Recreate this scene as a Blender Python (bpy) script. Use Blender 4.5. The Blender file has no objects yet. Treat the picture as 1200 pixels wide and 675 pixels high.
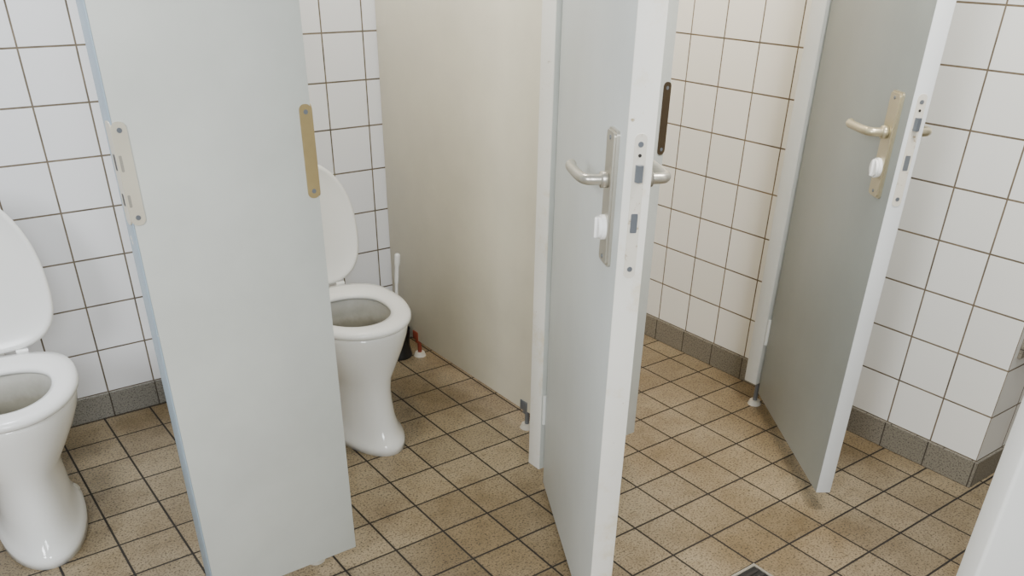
import bpy, bmesh, math, random
from mathutils import Vector, Matrix
random.seed(3)
C = bpy.context.scene.collection
T = 0.152
XR, YC, YB, YF = 2.457, 0.91, 2.88, 1.63
H = 1.437

def lin(c):
    return tuple(((v/255)/12.92 if v/255 <= .04045 else ((v/255+.055)/1.055)**2.4) for v in c) + (1,)

# ---------------------------------------------------------------- materials
def new_mat(name):
    m = bpy.data.materials.new(name); m.use_nodes = True
    nt = m.node_tree; b = nt.nodes['Principled BSDF']
    return m, nt, b

def ramp(nt, fac, stops):
    r = nt.nodes.new('ShaderNodeValToRGB')
    el = r.color_ramp.elements
    while len(el) < len(stops): el.new(.5)
    for e, (p, c) in zip(el, stops): e.position = p; e.color = c
    nt.links.new(fac, r.inputs['Fac']); return r.outputs['Color']

def noise(nt, vec, scale, detail=4, rough=.6):
    n = nt.nodes.new('ShaderNodeTexNoise')
    n.inputs['Scale'].default_value = scale; n.inputs['Detail'].default_value = detail; n.inputs['Roughness'].default_value = rough
    if vec is not None: nt.links.new(vec, n.inputs['Vector'])
    return n.outputs['Fac']

def mixc(nt, fac, a, b, mode='MIX'):
    n = nt.nodes.new('ShaderNodeMix'); n.data_type = 'RGBA'; n.blend_type = mode
    for s, v in ((n.inputs[0], fac), (n.inputs[6], a), (n.inputs[7], b)):
        if hasattr(v, 'node'): nt.links.new(v, s)
        else: s.default_value = v
    return n.outputs[2]

def paint(name, col, rough=.42, var=.07, metal=0, spots=None, bump=0.0, thr=.66, sscale=28, soft=.06, chips=None):
    m, nt, b = new_mat(name)
    tc = nt.nodes.new('ShaderNodeTexCoord')
    c = lin(col); d = tuple(v*(1-var*2.2) for v in c[:3]) + (1,)
    out = ramp(nt, noise(nt, tc.outputs['Object'], 3.5, 6), [(.3, d), (.65, c)])
    if spots:
        f = ramp(nt, noise(nt, tc.outputs['Object'], sscale, 8, .7), [(thr, (0,0,0,1)), (thr+soft, (1,1,1,1))])
        out = mixc(nt, f, out, lin(spots))
    if chips:
        f = ramp(nt, noise(nt, tc.outputs['Object'], 38, 9, .75), [(.66, (0,0,0,1)), (.685, (1,1,1,1))])
        out = mixc(nt, f, out, lin(chips))
    nt.links.new(out, b.inputs['Base Color'])
    b.inputs['Roughness'].default_value = rough; b.inputs['Metallic'].default_value = metal
    if bump:
        bp = nt.nodes.new('ShaderNodeBump'); bp.inputs['Strength'].default_value = bump; bp.inputs['Distance'].default_value = .002
        nt.links.new(noise(nt, tc.outputs['Object'], 60, 3), bp.inputs['Height']); nt.links.new(bp.outputs[0], b.inputs['Normal'])
    return m

def tiles(name, c1, c2, grout, off, w=T, h=T, mortar=.003, rough=.15, speck=None, dirt=None, bump=.6):
    m, nt, b = new_mat(name)
    uv = nt.nodes.new('ShaderNodeUVMap')
    mp = nt.nodes.new('ShaderNodeMapping'); mp.inputs['Location'].default_value = (-off[0]+50*w, -off[1]+50*h, 0)
    nt.links.new(uv.outputs[0], mp.inputs['Vector'])
    br = nt.nodes.new('ShaderNodeTexBrick'); br.offset = 0; br.squash = 1
    br.inputs['Scale'].default_value = 1; br.inputs['Brick Width'].default_value = w; br.inputs['Row Height'].default_value = h
    br.inputs['Mortar Size'].default_value = mortar; br.inputs['Mortar Smooth'].default_value = .25
    br.inputs['Color1'].default_value = lin(c1); br.inputs['Color2'].default_value = lin(c2)
    br.inputs['Mortar'].default_value = (0, 0, 0, 1)
    nt.links.new(mp.outputs[0], br.inputs['Vector'])
    base = br.outputs['Color']
    if speck:
        sp = ramp(nt, noise(nt, uv.outputs[0], speck[1], 3, .75), [(.36, lin(speck[0])), (.5, (1,1,1,1)), (.66, lin(speck[2]))])
        base = mixc(nt, 1.0, base, sp, 'MULTIPLY')
    if dirt:
        dd = ramp(nt, noise(nt, uv.outputs[0], 2.3, 5), [(.36, lin(dirt)), (.6, (1,1,1,1))])
        base = mixc(nt, 1.0, base, dd, 'MULTIPLY')
        d2 = ramp(nt, noise(nt, uv.outputs[0], 17, 6, .7), [(.34, lin(tuple(v*.93 for v in dirt))), (.52, (1,1,1,1))])
        base = mixc(nt, .45, base, d2, 'MULTIPLY')
    gd = ramp(nt, noise(nt, uv.outputs[0], 9, 4), [(.3, lin(tuple(v*.75 for v in grout))), (.7, lin(tuple(min(255, v*1.15) for v in grout)))])
    out = mixc(nt, br.outputs['Fac'], base, gd)
    nt.links.new(out, b.inputs['Base Color'])
    rr = nt.nodes.new('ShaderNodeMapRange'); rr.inputs['To Min'].default_value = rough; rr.inputs['To Max'].default_value = .85
    nt.links.new(br.outputs['Fac'], rr.inputs['Value']); nt.links.new(rr.outputs[0], b.inputs['Roughness'])
    inv = nt.nodes.new('ShaderNodeMath'); inv.operation = 'SUBTRACT'; inv.inputs[0].default_value = 1
    nt.links.new(br.outputs['Fac'], inv.inputs[1])
    bp = nt.nodes.new('ShaderNodeBump'); bp.inputs['Strength'].default_value = bump; bp.inputs['Distance'].default_value = .002
    nt.links.new(inv.outputs[0], bp.inputs['Height']); nt.links.new(bp.outputs[0], b.inputs['Normal'])
    return m

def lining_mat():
    # glazed bowl inside; stain and bowl shade painted darker towards the water
    m, nt, b = new_mat('stained_shaded_ceramic')
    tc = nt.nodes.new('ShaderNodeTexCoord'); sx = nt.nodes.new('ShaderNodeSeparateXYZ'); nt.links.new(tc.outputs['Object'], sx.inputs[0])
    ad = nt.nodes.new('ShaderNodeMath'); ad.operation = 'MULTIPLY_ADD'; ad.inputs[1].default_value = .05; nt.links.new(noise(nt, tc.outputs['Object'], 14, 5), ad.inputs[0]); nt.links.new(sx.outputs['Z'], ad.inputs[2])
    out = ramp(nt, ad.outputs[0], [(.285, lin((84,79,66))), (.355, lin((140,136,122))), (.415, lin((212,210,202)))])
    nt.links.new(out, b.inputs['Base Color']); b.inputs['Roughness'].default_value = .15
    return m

GROUT = (112, 99, 80)
M = {}
M['tile_back'] = tiles('tile_back', (241,242,246), (236,237,241), (114,103,88), (1.49, .09), mortar=.0028, rough=.1)
M['tile_right'] = tiles('tile_right', (246,246,242), (240,240,235), GROUT, (YC, .09), mortar=.0027, rough=.1)
M['tile_front'] = tiles('tile_front', (244,243,238), (239,238,232), GROUT, (XR, .09), mortar=.0028)
M['floor'] = tiles('floor_tile', (163,148,121), (144,130,105), (40,36,31), (1.606, 1.044), mortar=.0033, rough=.4,
                   speck=((92,83,70), 165, (255,252,240)), dirt=(210,201,186), bump=.8)
sk = ((130,130,126), 200, (255,255,250))
M['skirt_back'] = tiles('skirt_back', (142,139,132), (133,130,123), (72,66,58), (1.49, 0), h=.092, mortar=.0022, rough=.4, speck=sk)
M['skirt_right'] = tiles('skirt_right', (140,134,122), (131,126,114), (72,66,58), (YC, 0), h=.092, mortar=.0022, rough=.4, speck=sk)
M['skirt_front'] = tiles('skirt_front', (140,134,122), (131,126,114), (72,66,58), (XR, 0), h=.092, mortar=.0022, rough=.4, speck=sk)
M['panel'] = paint('panel_paint', (200,203,197), .4, .06)
M['blue_edge'] = paint('blue_grey_edge_paint', (158,176,190), .4, .05, spots=(220,216,204), thr=.64)
M['door'] = paint('door_paint', (214,219,218), .38, .04)
M['door_shaded'] = paint('shaded_door_paint', (152,157,153), .38, .05)  # door paint darkened: shade on the right-hand door's face put into the colour
M['edge'] = paint('worn_edge_paint', (236,234,226), .45, .04, spots=(216,204,174), thr=.54, sscale=8, soft=.2, chips=(170,154,124))
M['post'] = paint('post_edge_paint', (214,216,212), .42, .04)
M['clean'] = paint('clean_edge_paint', (228,232,234), .42, .03)
M['face'] = paint('worn_faceplate_paint', (222,217,204), .45, .06, spots=(170,154,126), thr=.6, sscale=50)
M['white'] = paint('white_paint', (240,240,236), .4, .03)
M['part'] = paint('partition_laminate', (222,216,197), .35, .05)
M['ceramic'] = paint('ceramic', (246,246,243), .08, .01)
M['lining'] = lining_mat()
M['plastic'] = paint('seat_plastic', (246,246,244), .2, .01)
M['stain'] = paint('water_stain', (62,58,48), .05, .25)
M['alu'] = paint('satin_aluminium', (198,194,182), .34, .05, metal=.75)
M['brass'] = paint('tarnished_brass', (198,176,126), .38, .14, metal=.6)
M['warm'] = paint('warm_satin_metal', (198,189,160), .34, .08, metal=.7)
M['bronze'] = paint('dark_bronze', (84,70,52), .45, .15, metal=.4)
M['cream'] = paint('beige_metal', (214,208,190), .4, .07, metal=.3)
M['steel'] = paint('dull_steel', (134,140,148), .35, .1, metal=.6)
M['slot'] = paint('slot_grey', (150,146,136), .5, .1)
M['dark'] = paint('dark_metal', (44,40,38), .5, .1)
M['rust'] = paint('rusty_metal', (140,62,40), .7, .2, bump=.5)
M['black'] = paint('black_plastic', (24,23,22), .5, .1)
M['rubber'] = paint('pale_rubber', (206,202,190), .5, .1)
M['bristle'] = paint('bristle', (190,186,172), .9, .2, bump=1)
M['pipe'] = paint('white_pipe', (232,232,226), .3, .03)

# ---------------------------------------------------------------- mesh helpers
def box(bm, x0, x1, y0, y1, z0, z1, bev=0, seg=2):
    vs = [bm.verts.new(p) for p in ((x0,y0,z0),(x1,y0,z0),(x1,y1,z0),(x0,y1,z0),(x0,y0,z1),(x1,y0,z1),(x1,y1,z1),(x0,y1,z1))]
    fs = [bm.faces.new([vs[i] for i in f]) for f in ((3,2,1,0),(4,5,6,7),(0,1,5,4),(1,2,6,5),(2,3,7,6),(3,0,4,7))]
    if bev:
        es = list({e for f in fs for e in f.edges})
        bmesh.ops.bevel(bm, geom=es, offset=bev, segments=seg, profile=.5, affect='EDGES')

def cyl(bm, c, axis, r, h, seg=24, r2=None):
    q = Vector((0,0,1)).rotation_difference(Vector(axis).normalized()).to_matrix().to_4x4()
    bmesh.ops.create_cone(bm, cap_ends=True, segments=seg, radius1=r, radius2=r if r2 is None else r2, depth=h, matrix=Matrix.Translation(c) @ q)

def prism(bm, outline, f0, f1):
    a = [bm.verts.new(f0(u, v)) for u, v in outline]; b = [bm.verts.new(f1(u, v)) for u, v in outline]
    n = len(outline)
    bm.faces.new(a[::-1]); bm.faces.new(b)
    for i in range(n): bm.faces.new((a[i], a[(i+1) % n], b[(i+1) % n], b[i]))

def rrect(w, h, r, n=6):
    o = []
    for cx, cy, a0 in ((w/2-r, h/2-r, 0), (-w/2+r, h/2-r, 90), (-w/2+r, -h/2+r, 180), (w/2-r, -h/2+r, 270)):
        for k in range(n+1):
            a = math.radians(a0 + 90*k/n); o.append((cx + r*math.cos(a), cy + r*math.sin(a)))
    return o

def tube(bm, pts, radii, seg=14):
    pts = [Vector(p) for p in pts]
    if not hasattr(radii, '__len__'): radii = [radii]*len(pts)
    rings = []; up = None
    for i, p in enumerate(pts):
        t = (pts[min(i+1, len(pts)-1)] - pts[max(i-1, 0)]).normalized()
        if up is None: up = t.orthogonal().normalized()
        up = (up - t*up.dot(t)).normalized(); s = t.cross(up)
        rings.append([bm.verts.new(p + (up*math.cos(2*math.pi*k/seg) + s*math.sin(2*math.pi*k/seg))*radii[min(i, len(radii)-1)]) for k in range(seg)])
    for a, b in zip(rings, rings[1:]):
        for k in range(seg): bm.faces.new((a[k], a[(k+1) % seg], b[(k+1) % seg], b[k]))
    bm.faces.new(rings[0][::-1]); bm.faces.new(rings[-1])

def smooth_pts(pts, n=6):
    P = [Vector(p) for p in pts]; out = []
    for i in range(len(P)-1):
        p0, p1, p2, p3 = P[max(i-1,0)], P[i], P[i+1], P[min(i+2, len(P)-1)]
        for k in range(n):
            t = k/n
            out.append(.5*((2*p1) + (p2-p0)*t + (2*p0-5*p1+4*p2-p3)*t*t + (3*p1-p0-3*p2+p3)*t**3))
    out.append(P[-1]); return out

def loft(bm, rings, cap0=True, cap1=True, closed=False):
    R = [[bm.verts.new(p) for p in r] for r in rings]; n = len(R[0])
    pairs = list(zip(R, R[1:])) + ([(R[-1], R[0])] if closed else [])
    for a, b in pairs:
        for k in range(n): bm.faces.new((a[k], a[(k+1) % n], b[(k+1) % n], b[k]))
    if not closed:
        if cap0: bm.faces.new(R[0][::-1])
        if cap1: bm.faces.new(R[-1])

def obj(name, bm, mat, parent=None, smooth=False, uv=False, recalc=True):
    if recalc: bmesh.ops.recalc_face_normals(bm, faces=bm.faces)
    if uv:
        L = bm.loops.layers.uv.new('UVMap'); bm.normal_update()
        for f in bm.faces:
            n = f.normal; ax = max(range(3), key=lambda i: abs(n[i]))
            for l in f.loops:
                p = l.vert.co; l[L].uv = (p.y, p.z) if ax == 0 else ((p.x, p.z) if ax == 1 else (p.x, p.y))
    me = bpy.data.meshes.new(name); bm.to_mesh(me); bm.free()
    me.materials.append(mat)
    o = bpy.data.objects.new(name, me); C.objects.link(o)
    if parent: o.parent = parent
    if smooth:
        for p in me.polygons: p.use_smooth = True
        if smooth != 'full': me.set_sharp_from_angle(angle=math.radians(38))
    return o

def B(): return bmesh.new()
def tag(o, label, cat, group=None):
    o['label'] = label; o['category'] = cat
    if group: o['group'] = group
    return o
def thing(name, label, cat, loc=(0,0,0), rz=0, group=None):
    o = bpy.data.objects.new(name, None); C.objects.link(o); o.empty_display_size = .1
    o.location = loc; o.rotation_euler = (0, 0, rz)
    return tag(o, label, cat, group)
def struct(name, bm, mat, uv=True):
    o = obj(name, bm, mat, uv=uv); o['kind'] = 'structure'; return o

# ---------------------------------------------------------------- room shell
bm = B(); box(bm, -2.2, 4.2, -1.6, YB+.12, -.08, 0); struct('floor', bm, M['floor'])
bm = B(); box(bm, -2.2, XR+.12, YB, YB+.12, 0, 2.7); struct('wall_back', bm, M['tile_back'])
bm = B(); box(bm, XR, XR+.12, YC, YB, 0, 2.7); struct('wall_right', bm, M['tile_right'])
bm = B(); box(bm, XR+.12, 4.2, YC, YC+.12, 0, 2.7); struct('wall_front', bm, M['tile_front'])
bm = B(); box(bm, -2.2, XR, YB-.009, YB, 0, .09, .002); struct('baseboard_back', bm, M['skirt_back'])
bm = B(); box(bm, XR-.009, XR, YC-.009, YB-.009, 0, .09, .002); struct('baseboard_right', bm, M['skirt_right'])
bm = B(); box(bm, XR, 4.2, YC-.009, YC, 0, .09, .002); struct('baseboard_front', bm, M['skirt_front'])
bm = B(); box(bm, XR+.02, 4.2, YC-.011, YC, .43, .53, .003); struct('trim_1', bm, M['skirt_front'])

# ---------------------------------------------------------------- cubicle boards
def foot(parent, x, y, ztop, mat=None, base=None):
    bm = B(); cyl(bm, (x, y, ztop/2+.008), (0,0,1), .008, ztop-.016)
    cyl(bm, (x, y, ztop-.006), (0,0,1), .016, .012)
    box(bm, x-.019, x+.019, y-.018, y+.018, ztop, ztop+.035, .002)
    f = obj('foot', bm, mat or M['steel'], parent, smooth=True)
    bm = B(); cyl(bm, (x, y, .008), (0,0,1), .024, .016, r2=.018)
    obj('foot_pad', bm, base or M['rubber'], f, smooth=True)
    return f

def strike(parent, x, side, mat, zc=1.07, hh=.178, y0=YF):
    s = 1 if side == 'left' else -1
    bm = B()
    o = rrect(.025, hh, .011)
    prism(bm, o, lambda u, v: (x+s*.012+u, y0-.0022, zc+v), lambda u, v: (x+s*.012+u, y0+.001, zc+v))
    o2 = rrect(.03, hh, .011)
    prism(bm, o2, lambda u, v: (x-s*.0022, y0+.0135+u, zc+v), lambda u, v: (x+s*.001, y0+.0135+u, zc+v))
    p = obj('strike_plate', bm, mat, parent, smooth=True)
    for dz, hz in ((.02, .028), (-.045, .022)):
        bm = B(); prism(bm, rrect(.012, hz, .003), lambda u, v: (x-s*.0024, y0+.015+u, zc+dz+v), lambda u, v: (x-s*.0018, y0+.015+u, zc+dz+v))
        obj('keeper_slot', bm, M['dark'], p)
        if side == 'left':
            bm = B(); prism(bm, rrect(.005, hz, .002), lambda u, v: (x+.004+u, y0-.0024, zc+dz+v), lambda u, v: (x+.004+u, y0-.0018, zc+dz+v))
            obj('keeper_slot', bm, M['slot'], p)
    for dz in (.075, -.075):
        bm = B(); cyl(bm, (x+s*.012, y0-.0024, zc+dz), (0,1,0), .0045, .0014, 16); obj('screw', bm, M['steel'], p, smooth=True)
    return p

def front_board(x0, x1, label, strikes, feet, edge, elabel, zc=1.07, zb=.1):
    ox, oy = (x0+x1)/2, YF+.025
    t = thing('cubicle_pilaster', label, 'pilaster', (ox, oy, 0))
    bm = B(); box(bm, x0-ox+.003, x1-ox, -.025, .025, zb, 2.05, .0015); obj('board', bm, M['panel'], t, smooth=True)
    bm = B(); box(bm, x0-ox, x0-ox+.003, -.025, .025, zb, 2.05, .0012); o = obj('edge_band', bm, edge, t, smooth=True); o['label'] = elabel
    for side, mat in strikes:
        strike(t, (x0 if side == 'left' else x1)-ox, side, mat, y0=-.025, zc=zc)
    for fx in feet: foot(t, fx-ox, 0, zb)
    return t

front_board(.352, .720, 'wide pale grey front board between the two white toilets, strike plates on both edges', [('left', M['cream']), ('right', M['brass'])], [.41], M['blue_edge'], 'blue-grey painted edge', 1.068, .082)
front_board(1.32, 1.704, 'narrow front board mostly hidden behind the middle open door, with a dark strike plate', [('right', M['bronze'])], [1.66], M['edge'], 'worn off-white edge', 1.04)
front_board(2.29, XR-.012, 'pale front post against the tiled right wall, hinge side of the right-hand door', [], [2.338], M['post'], 'off-white edge')

def divider(x, label, zb, fys, mats):
    cy = (YF+.05+YB)/2
    t = thing('cubicle_divider', label, 'divider', (x, cy, 0))
    bm = B(); box(bm, -.015, .015, YF+.051-cy, YB-.011-cy, zb, 2.05, .002); obj('board', bm, M['part'], t, smooth=True)
    for fy, m in zip(fys, mats): foot(t, 0, fy-cy, zb, m)
    return t
divider(.65, 'divider hidden behind the wide front board, only its floor foot showing', .08, [1.74, 2.6], [M['steel'], M['steel']])
divider(1.552, 'cream divider board on the right of the middle toilet, standing on small feet', .072, [1.99, 2.70], [M['steel'], M['rust']])

# ---------------------------------------------------------------- cubicle doors
def lever_handle(parent, q, zl, y, s, mat, zc, zt):
    bm = B(); o = rrect(.058, .24, .008)
    prism(bm, o, lambda u, v: (q+u, y, zc+v), lambda u, v: (q+u, y+s*.006, zc+v))
    o = rrect(.050, .232, .006)
    prism(bm, o, lambda u, v: (q+u, y+s*.006, zc+v), lambda u, v: (q+u, y+s*.010, zc+v))
    p = obj('back_plate', bm, mat, parent, smooth=True)
    bm = B()
    cyl(bm, (q, y+s*.016, zl), (0,1,0), .0145, .014)
    tube(bm, smooth_pts([(q, y+s*.01, zl), (q, y+s*.036, zl), (q-.004, y+s*.047, zl), (q-.016, y+s*.053, zl), (q-.05, y+s*.055, zl-.001), (q-.095, y+s*.055, zl-.002), (q-.120, y+s*.054, zl-.002), (q-.128, y+s*.049, zl-.001)]), .0098)
    obj('lever', bm, mat, p, smooth='full')
    bm = B()
    if s < 0:
        cyl(bm, (q, y+s*.014, zt), (0,1,0), .023, .009, 28)
        cyl(bm, (q, y+s*.021, zt), (0,1,0), .020, .006, 28)
        box(bm, q-.0035, q+.0035, min(y+s*.021, y+s*.029), max(y+s*.021, y+s*.029), zt-.019, zt+.019, .002)
    else:
        cyl(bm, (q-.004, y+s*.0105, zt), (0,1,0), .012, .002, 24)
    o = obj('thumb_turn' if s < 0 else 'indicator', bm, M['plastic'], p, smooth=True)
    o['label'] = 'white round thumb turn' if s < 0 else 'white round lock indicator'
    for dz in (.106, -.106):
        bm = B(); cyl(bm, (q, y+s*.0105, zc+dz), (0,1,0), .004, .0016, 14); obj('screw', bm, M['steel'], p, smooth=True)
    return p

def cubicle_door(label, loc, d, L, th, mat, hz, face, drop, edge, elabel, zb):
    t = thing('cubicle_door', label, 'door', (loc[0], loc[1], 0), math.atan2(d[1], d[0]))
    bm = B(); box(bm, 0, L-.003, 0, th, zb, 2.05, .001); obj('door_leaf', bm, face, t, smooth=True)
    bm = B(); box(bm, L-.003, L, 0, th, zb, 2.05, .0014); o = obj('lock_edge', bm, edge, t, smooth=True); o['label'] = elabel
    q = L-.072; zc = hz-.06
    lever_handle(t, q, hz-drop, 0, -1, mat, zc, hz-.112)
    lever_handle(t, q, hz-drop, th, 1, mat, zc, hz-.112)
    bm = B(); prism(bm, rrect(.021, .25, .009), lambda u, v: (L-.001, th/2+u, zc+.0+v), lambda u, v: (L+.0014, th/2+u, zc+v))
    p = obj('lock_faceplate', bm, M['face'], t, smooth=True)
    bm = B()
    prism(bm, [(-.006,0),(.006,0),(.006,.009),(-.002,.011),(-.006,.004)], lambda u, v: (L+.0012+v, th/2+u, hz-.013), lambda u, v: (L+.0012+v, th/2+u, hz+.015))
    obj('latch_bolt', bm, M['steel'], p)
    bm = B(); prism(bm, rrect(.012, .034, .002), lambda u, v: (L+.0012, th/2+u, hz-.085+v), lambda u, v: (L+.0022, th/2+u, hz-.085+v))
    obj('dead_bolt', bm, M['steel'], p)
    for dz in (.108, -.108):
        bm = B(); cyl(bm, (L+.0018, th/2, zc+dz), (1,0,0), .0048, .0012, 14); obj('screw', bm, M['steel'], p, smooth=True)
    bm = B(); cyl(bm, (L+.0018, th/2, hz+.03), (1,0,0), .003, .0012, 12); obj('screw', bm, M['dark'], p, smooth=True)
    for z in (.3, 1.75):
        bm = B(); cyl(bm, (-.0054, -.0035, z), (0,0,1), .0056, .09); obj('hinge', bm, M['post'], t, smooth=True)
    return t

cubicle_door('middle cubicle door standing open, silver lever handle, edge turned towards the viewer', (1.328, YF-.0122), (-.478, -.8784), .62, .049, M['alu'], 1.095, M['door'], .026, M['edge'], 'worn off-white lock edge', .06)
cubicle_door('right-hand cubicle door standing open in front of the tiled wall, warm metal lever handle', (2.296, YF-.0122), (-.575, -.818), .63, .041, M['warm'], 1.085, M['door_shaded'], .03, M['clean'], 'pale blue-white lock edge', .072)

t = thing('entrance_door', 'white door edge close to the viewer in the bottom right corner', 'door', (1.27, .442, 0), math.atan2(-.45, .8))
bm = B(); box(bm, 0, .85, -.045, 0, .02, 2.05, .006, 3); obj('door_leaf', bm, M['white'], t, smooth=True)
for z in (.3, 1.75):
    bm = B(); cyl(bm, (.855, -.004, z), (0,0,1), .009, .1); obj('hinge', bm, M['steel'], t, smooth=True)

# ---------------------------------------------------------------- toilets
N = 56
def egg(w, yf, yr, z, cy=.03, ex=2.35):
    r = []
    for k in range(N):
        a = 2*math.pi*k/N; c, s = math.cos(a), math.sin(a)
        e = 2.05 if c > 0 else ex
        f = (abs(c)**e + abs(s)**e)**(-1/e)
        r.append((w*s*f, cy - c*f*((cy-yf) if c > 0 else (yr-cy)), z))
    return r
def toilet(x, y, label, rz=0, lid_f=-.205, lid_w=.186):
    t = thing('toilet', label, 'toilet', (x, y, 0), rz)
    bm = B()
    rings = [egg(*a) for a in ((.116,-.248,.2,0), (.116,-.248,.2,.024), (.108,-.238,.185,.036), (.099,-.22,.155,.058), (.094,-.203,.12,.095), (.092,-.19,.1,.15),
             (.093,-.186,.1,.19), (.103,-.188,.12,.23), (.131,-.199,.165,.272), (.159,-.21,.2,.322), (.175,-.218,.214,.36), (.18,-.222,.215,.388), (.179,-.221,.214,.398), (.172,-.214,.208,.404))]
    rings += [egg(w, a, b, z, .0) for w, a, b, z in ((.14,-.178,.14,.404), (.133,-.171,.131,.399))]
    loft(bm, rings, True, False); obj('pan', bm, M['ceramic'], t, smooth='full')
    bm = B()
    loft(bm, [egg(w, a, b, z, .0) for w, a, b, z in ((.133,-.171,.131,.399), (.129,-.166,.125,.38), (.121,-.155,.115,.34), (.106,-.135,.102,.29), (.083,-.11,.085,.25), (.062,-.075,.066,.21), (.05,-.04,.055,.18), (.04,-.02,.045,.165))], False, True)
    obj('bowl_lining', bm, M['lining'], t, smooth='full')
    bm = B(); loft(bm, [egg(.089,-.118,.09,.261,0), egg(.0895,-.1185,.0905,.2625,0)]); obj('water', bm, M['stain'], t)
    bm = B(); prof = ((.08,.405),(.0,.41),(.0,.418),(.08,.427),(.32,.431),(.7,.429),(.94,.423),(1,.414),(.94,.406))
    l = lambda a, b, k: a+(b-a)*k
    loft(bm, [egg(l(.19,.122,k), l(-.236,-.158,k), l(.205,.105,k), z, l(.03,.0,k), l(3.0,2.3,k)) for k, z in prof], closed=True)
    obj('seat', bm, M['plastic'], t, smooth='full')
    bm = B(); h, zh, ph = .205, .428, math.radians(97)
    prof = ((.3,.006),(.12,.005),(.075,.001),(.04,0),(.0,.004),(.0,.012),(.02,.017),(.1,.021),(.35,.024))
    rr = []
    for k, z in prof:
        rr.append([(px, h+(py-h)*math.cos(ph)+z*math.sin(ph), zh-(py-h)*math.sin(ph)+z*math.cos(ph)) for px, py, _ in egg(lid_w*(1-k), lid_f+.2*k, .203-.2*k, 0, .03, 3.0)])
    loft(bm, rr); obj('lid', bm, M['plastic'], t, smooth='full')
    for s in (-1, 1):
        bm = B(); cyl(bm, (s*.075, .209, .426), (1,0,0), .007, .03); cyl(bm, (s*.075, .209, .414), (0,0,1), .007, .018); obj('hinge', bm, M['plastic'], t, smooth=True)
    wy = YB-y-.012-.02*abs(rz)
    # moulded trap behind the pedestal, then the outlet to the wall
    bm = B(); tube(bm, smooth_pts([(0,.10,.185), (0,.145,.19), (0,.172,.16), (0,.182,.09), (0,.19,.042)], 7), [.052]*8+[.056]*30, 28); obj('trap', bm, M['ceramic'], t, smooth='full')
    bm = B(); tube(bm, [(0,.17,.15), (0,.26,.15), (0,wy,.15)], [.046,.046,.046], 28); tube(bm, [(0,wy-.03,.15), (0,wy,.15)], .058, 28); obj('outlet_pipe', bm, M['pipe'], t, smooth=True)
    bm = B(); tube(bm, [(0,.17,.345), (0,.3,.345), (0,wy+.012,.345)], [.03,.024,.024], 24); obj('flush_pipe', bm, M['pipe'], t, smooth=True)
    for s in (-1, 1):
        bm = B(); cyl(bm, (s*.102, .075, .036), (s,0,.7), .011, .014); obj('bolt_cap', bm, M['rubber'], t, smooth=True)
    return t
toilet(.095, 2.35, 'white toilet with raised lid at the far left, cut by the frame', -.09, -.245)
toilet(1.09, 2.338, 'white toilet with raised lid in the middle cubicle beside the cream divider', 0, -.195, .166)

# ---------------------------------------------------------------- toilet brush, holder, drain
bx, by = 1.482, 2.745
t = thing('brush_holder', 'black pot of the toilet brush on the floor in the middle cubicle corner', 'brush holder', (bx, by, 0))
bm = B()
def circ(r, z): return [(r*math.cos(2*math.pi*k/32), r*math.sin(2*math.pi*k/32), z) for k in range(32)]
loft(bm, [circ(r, z) for r, z in ((.05,0),(.052,.006),(.05,.015),(.044,.05),(.047,.11),(.049,.115),(.045,.115),(.042,.1),(.04,.02))]); obj('pot', bm, M['black'], t, smooth=True)
t = thing('toilet_brush', 'white-handled toilet brush standing in its dark pot behind the middle toilet', 'brush', (bx, by, .022))
bm = B(); tube(bm, smooth_pts([(0,0,.06), (.003,.003,.16), (.010,.006,.27), (.018,.008,.34), (.024,.009,.39)]), [.006]*13+[.008]*6+[.011]*5+[.006]); obj('handle', bm, M['plastic'], t, smooth='full')
bm = B(); loft(bm, [circ(r, z) for r, z in ((.012,0),(.03,.01),(.036,.04),(.03,.07),(.01,.08))]); obj('brush_head', bm, M['bristle'], t, smooth=True)

t = thing('floor_drain', 'square dark floor drain set into the brown tiles near the bottom edge', 'drain', (1.53, .968, 0))
bm = B()
o_ = [bm.verts.new(p) for z in (0,.004) for p in ((-.074,-.074,z),(.074,-.074,z),(.074,.074,z),(-.074,.074,z))]
i_ = [bm.verts.new(p) for z in (0,.004) for p in ((-.066,-.066,z),(.066,-.066,z),(.066,.066,z),(-.066,.066,z))]
for k in range(4):
    j = (k+1) % 4
    bm.faces.new((o_[k], o_[j], o_[4+j], o_[4+k])); bm.faces.new((i_[j], i_[k], i_[4+k], i_[4+j]))
    bm.faces.new((o_[4+k], o_[4+j], i_[4+j], i_[4+k])); bm.faces.new((o_[j], o_[k], i_[k], i_[j]))
obj('rim', bm, M['alu'], t)
bm = B(); box(bm, -.066, .066, -.066, .066, 0, .0012); obj('well', bm, M['black'], t)
for i in range(6):
    bm = B(); y = -.05 + i*.02; box(bm, -.066, .066, y-.004, y+.004, .001, .0035); obj('grate_bar', bm, M['dark'], t)

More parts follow.
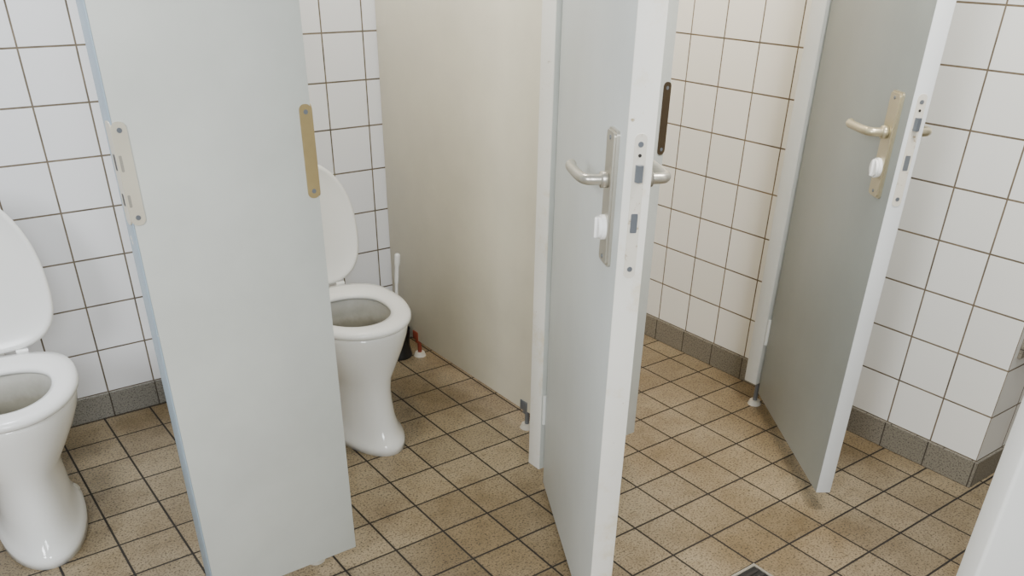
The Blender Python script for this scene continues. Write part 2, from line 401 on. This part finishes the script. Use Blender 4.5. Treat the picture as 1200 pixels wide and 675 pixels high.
# ---------------------------------------------------------------- light
def area(name, loc, target, size, energy, col):
    l = bpy.data.lights.new(name, 'AREA'); l.energy = energy; l.color = col; l.size = size; l.shape = 'SQUARE'
    o = bpy.data.objects.new(name, l); C.objects.link(o); o.location = loc
    o.rotation_euler = (Vector(target)-Vector(loc)).to_track_quat('-Z', 'Y').to_euler(); return o
area('window_light', (-.4, -1.5, 2.2), (1.9, 1.4, .6), .9, 76, (.94, .98, 1))
area('side_fill', (-1.5, -.1, 2.0), (2.4, 1.1, .7), .7, 72, (.95, .98, 1))  # added fill from the left to brighten the right wall, no known source
area('front_fill', (1.55, .62, 2.55), (2.0, 1.3, .6), .4, 48, (1, .96, .91))  # added unseen fill, not a known fixture; lifts right wall and front boards
area('lamp_stall_3', (2.08, 2.3, 2.3), (2.35, 2.4, .6), .25, 12, (1, .80, .56))
area('lamp_stall_2', (1.0, 2.05, 2.6), (1.0, 2.05, 0), .25, 18, (1, .95, .86))
area('lamp_stall_1', (.1, 2.2, 2.6), (.1, 2.2, 0), .35, 28, (.92, .95, 1))
w = bpy.data.worlds.new('World'); bpy.context.scene.world = w; w.use_nodes = True
w.node_tree.nodes['Background'].inputs[0].default_value = (.94, .97, 1, 1)
w.node_tree.nodes['Background'].inputs[1].default_value = .22

# ---------------------------------------------------------------- camera
F, CY, P, PSI, ROLL = 988, 536, math.radians(31.73), math.radians(36.83), math.radians(1.0)
right = Vector((math.cos(PSI), -math.sin(PSI), 0)); head = Vector((math.sin(PSI), math.cos(PSI), 0)); Z = Vector((0,0,1))
fw = head*math.cos(P) - Z*math.sin(P); up = head*math.sin(P) + Z*math.cos(P)
r2 = right*math.cos(ROLL) + up*math.sin(ROLL); u2 = up*math.cos(ROLL) - right*math.sin(ROLL)
mw = Matrix((r2, u2, -fw)).transposed().to_4x4(); mw.translation = (0, 0, H)
cd = bpy.data.cameras.new('Camera'); co = bpy.data.objects.new('Camera', cd); C.objects.link(co)
co.matrix_world = mw; cd.sensor_width = 36; cd.lens = F/1200*36; cd.shift_y = (CY-337.5)/1200; cd.clip_start = .02
bpy.context.scene.camera = co
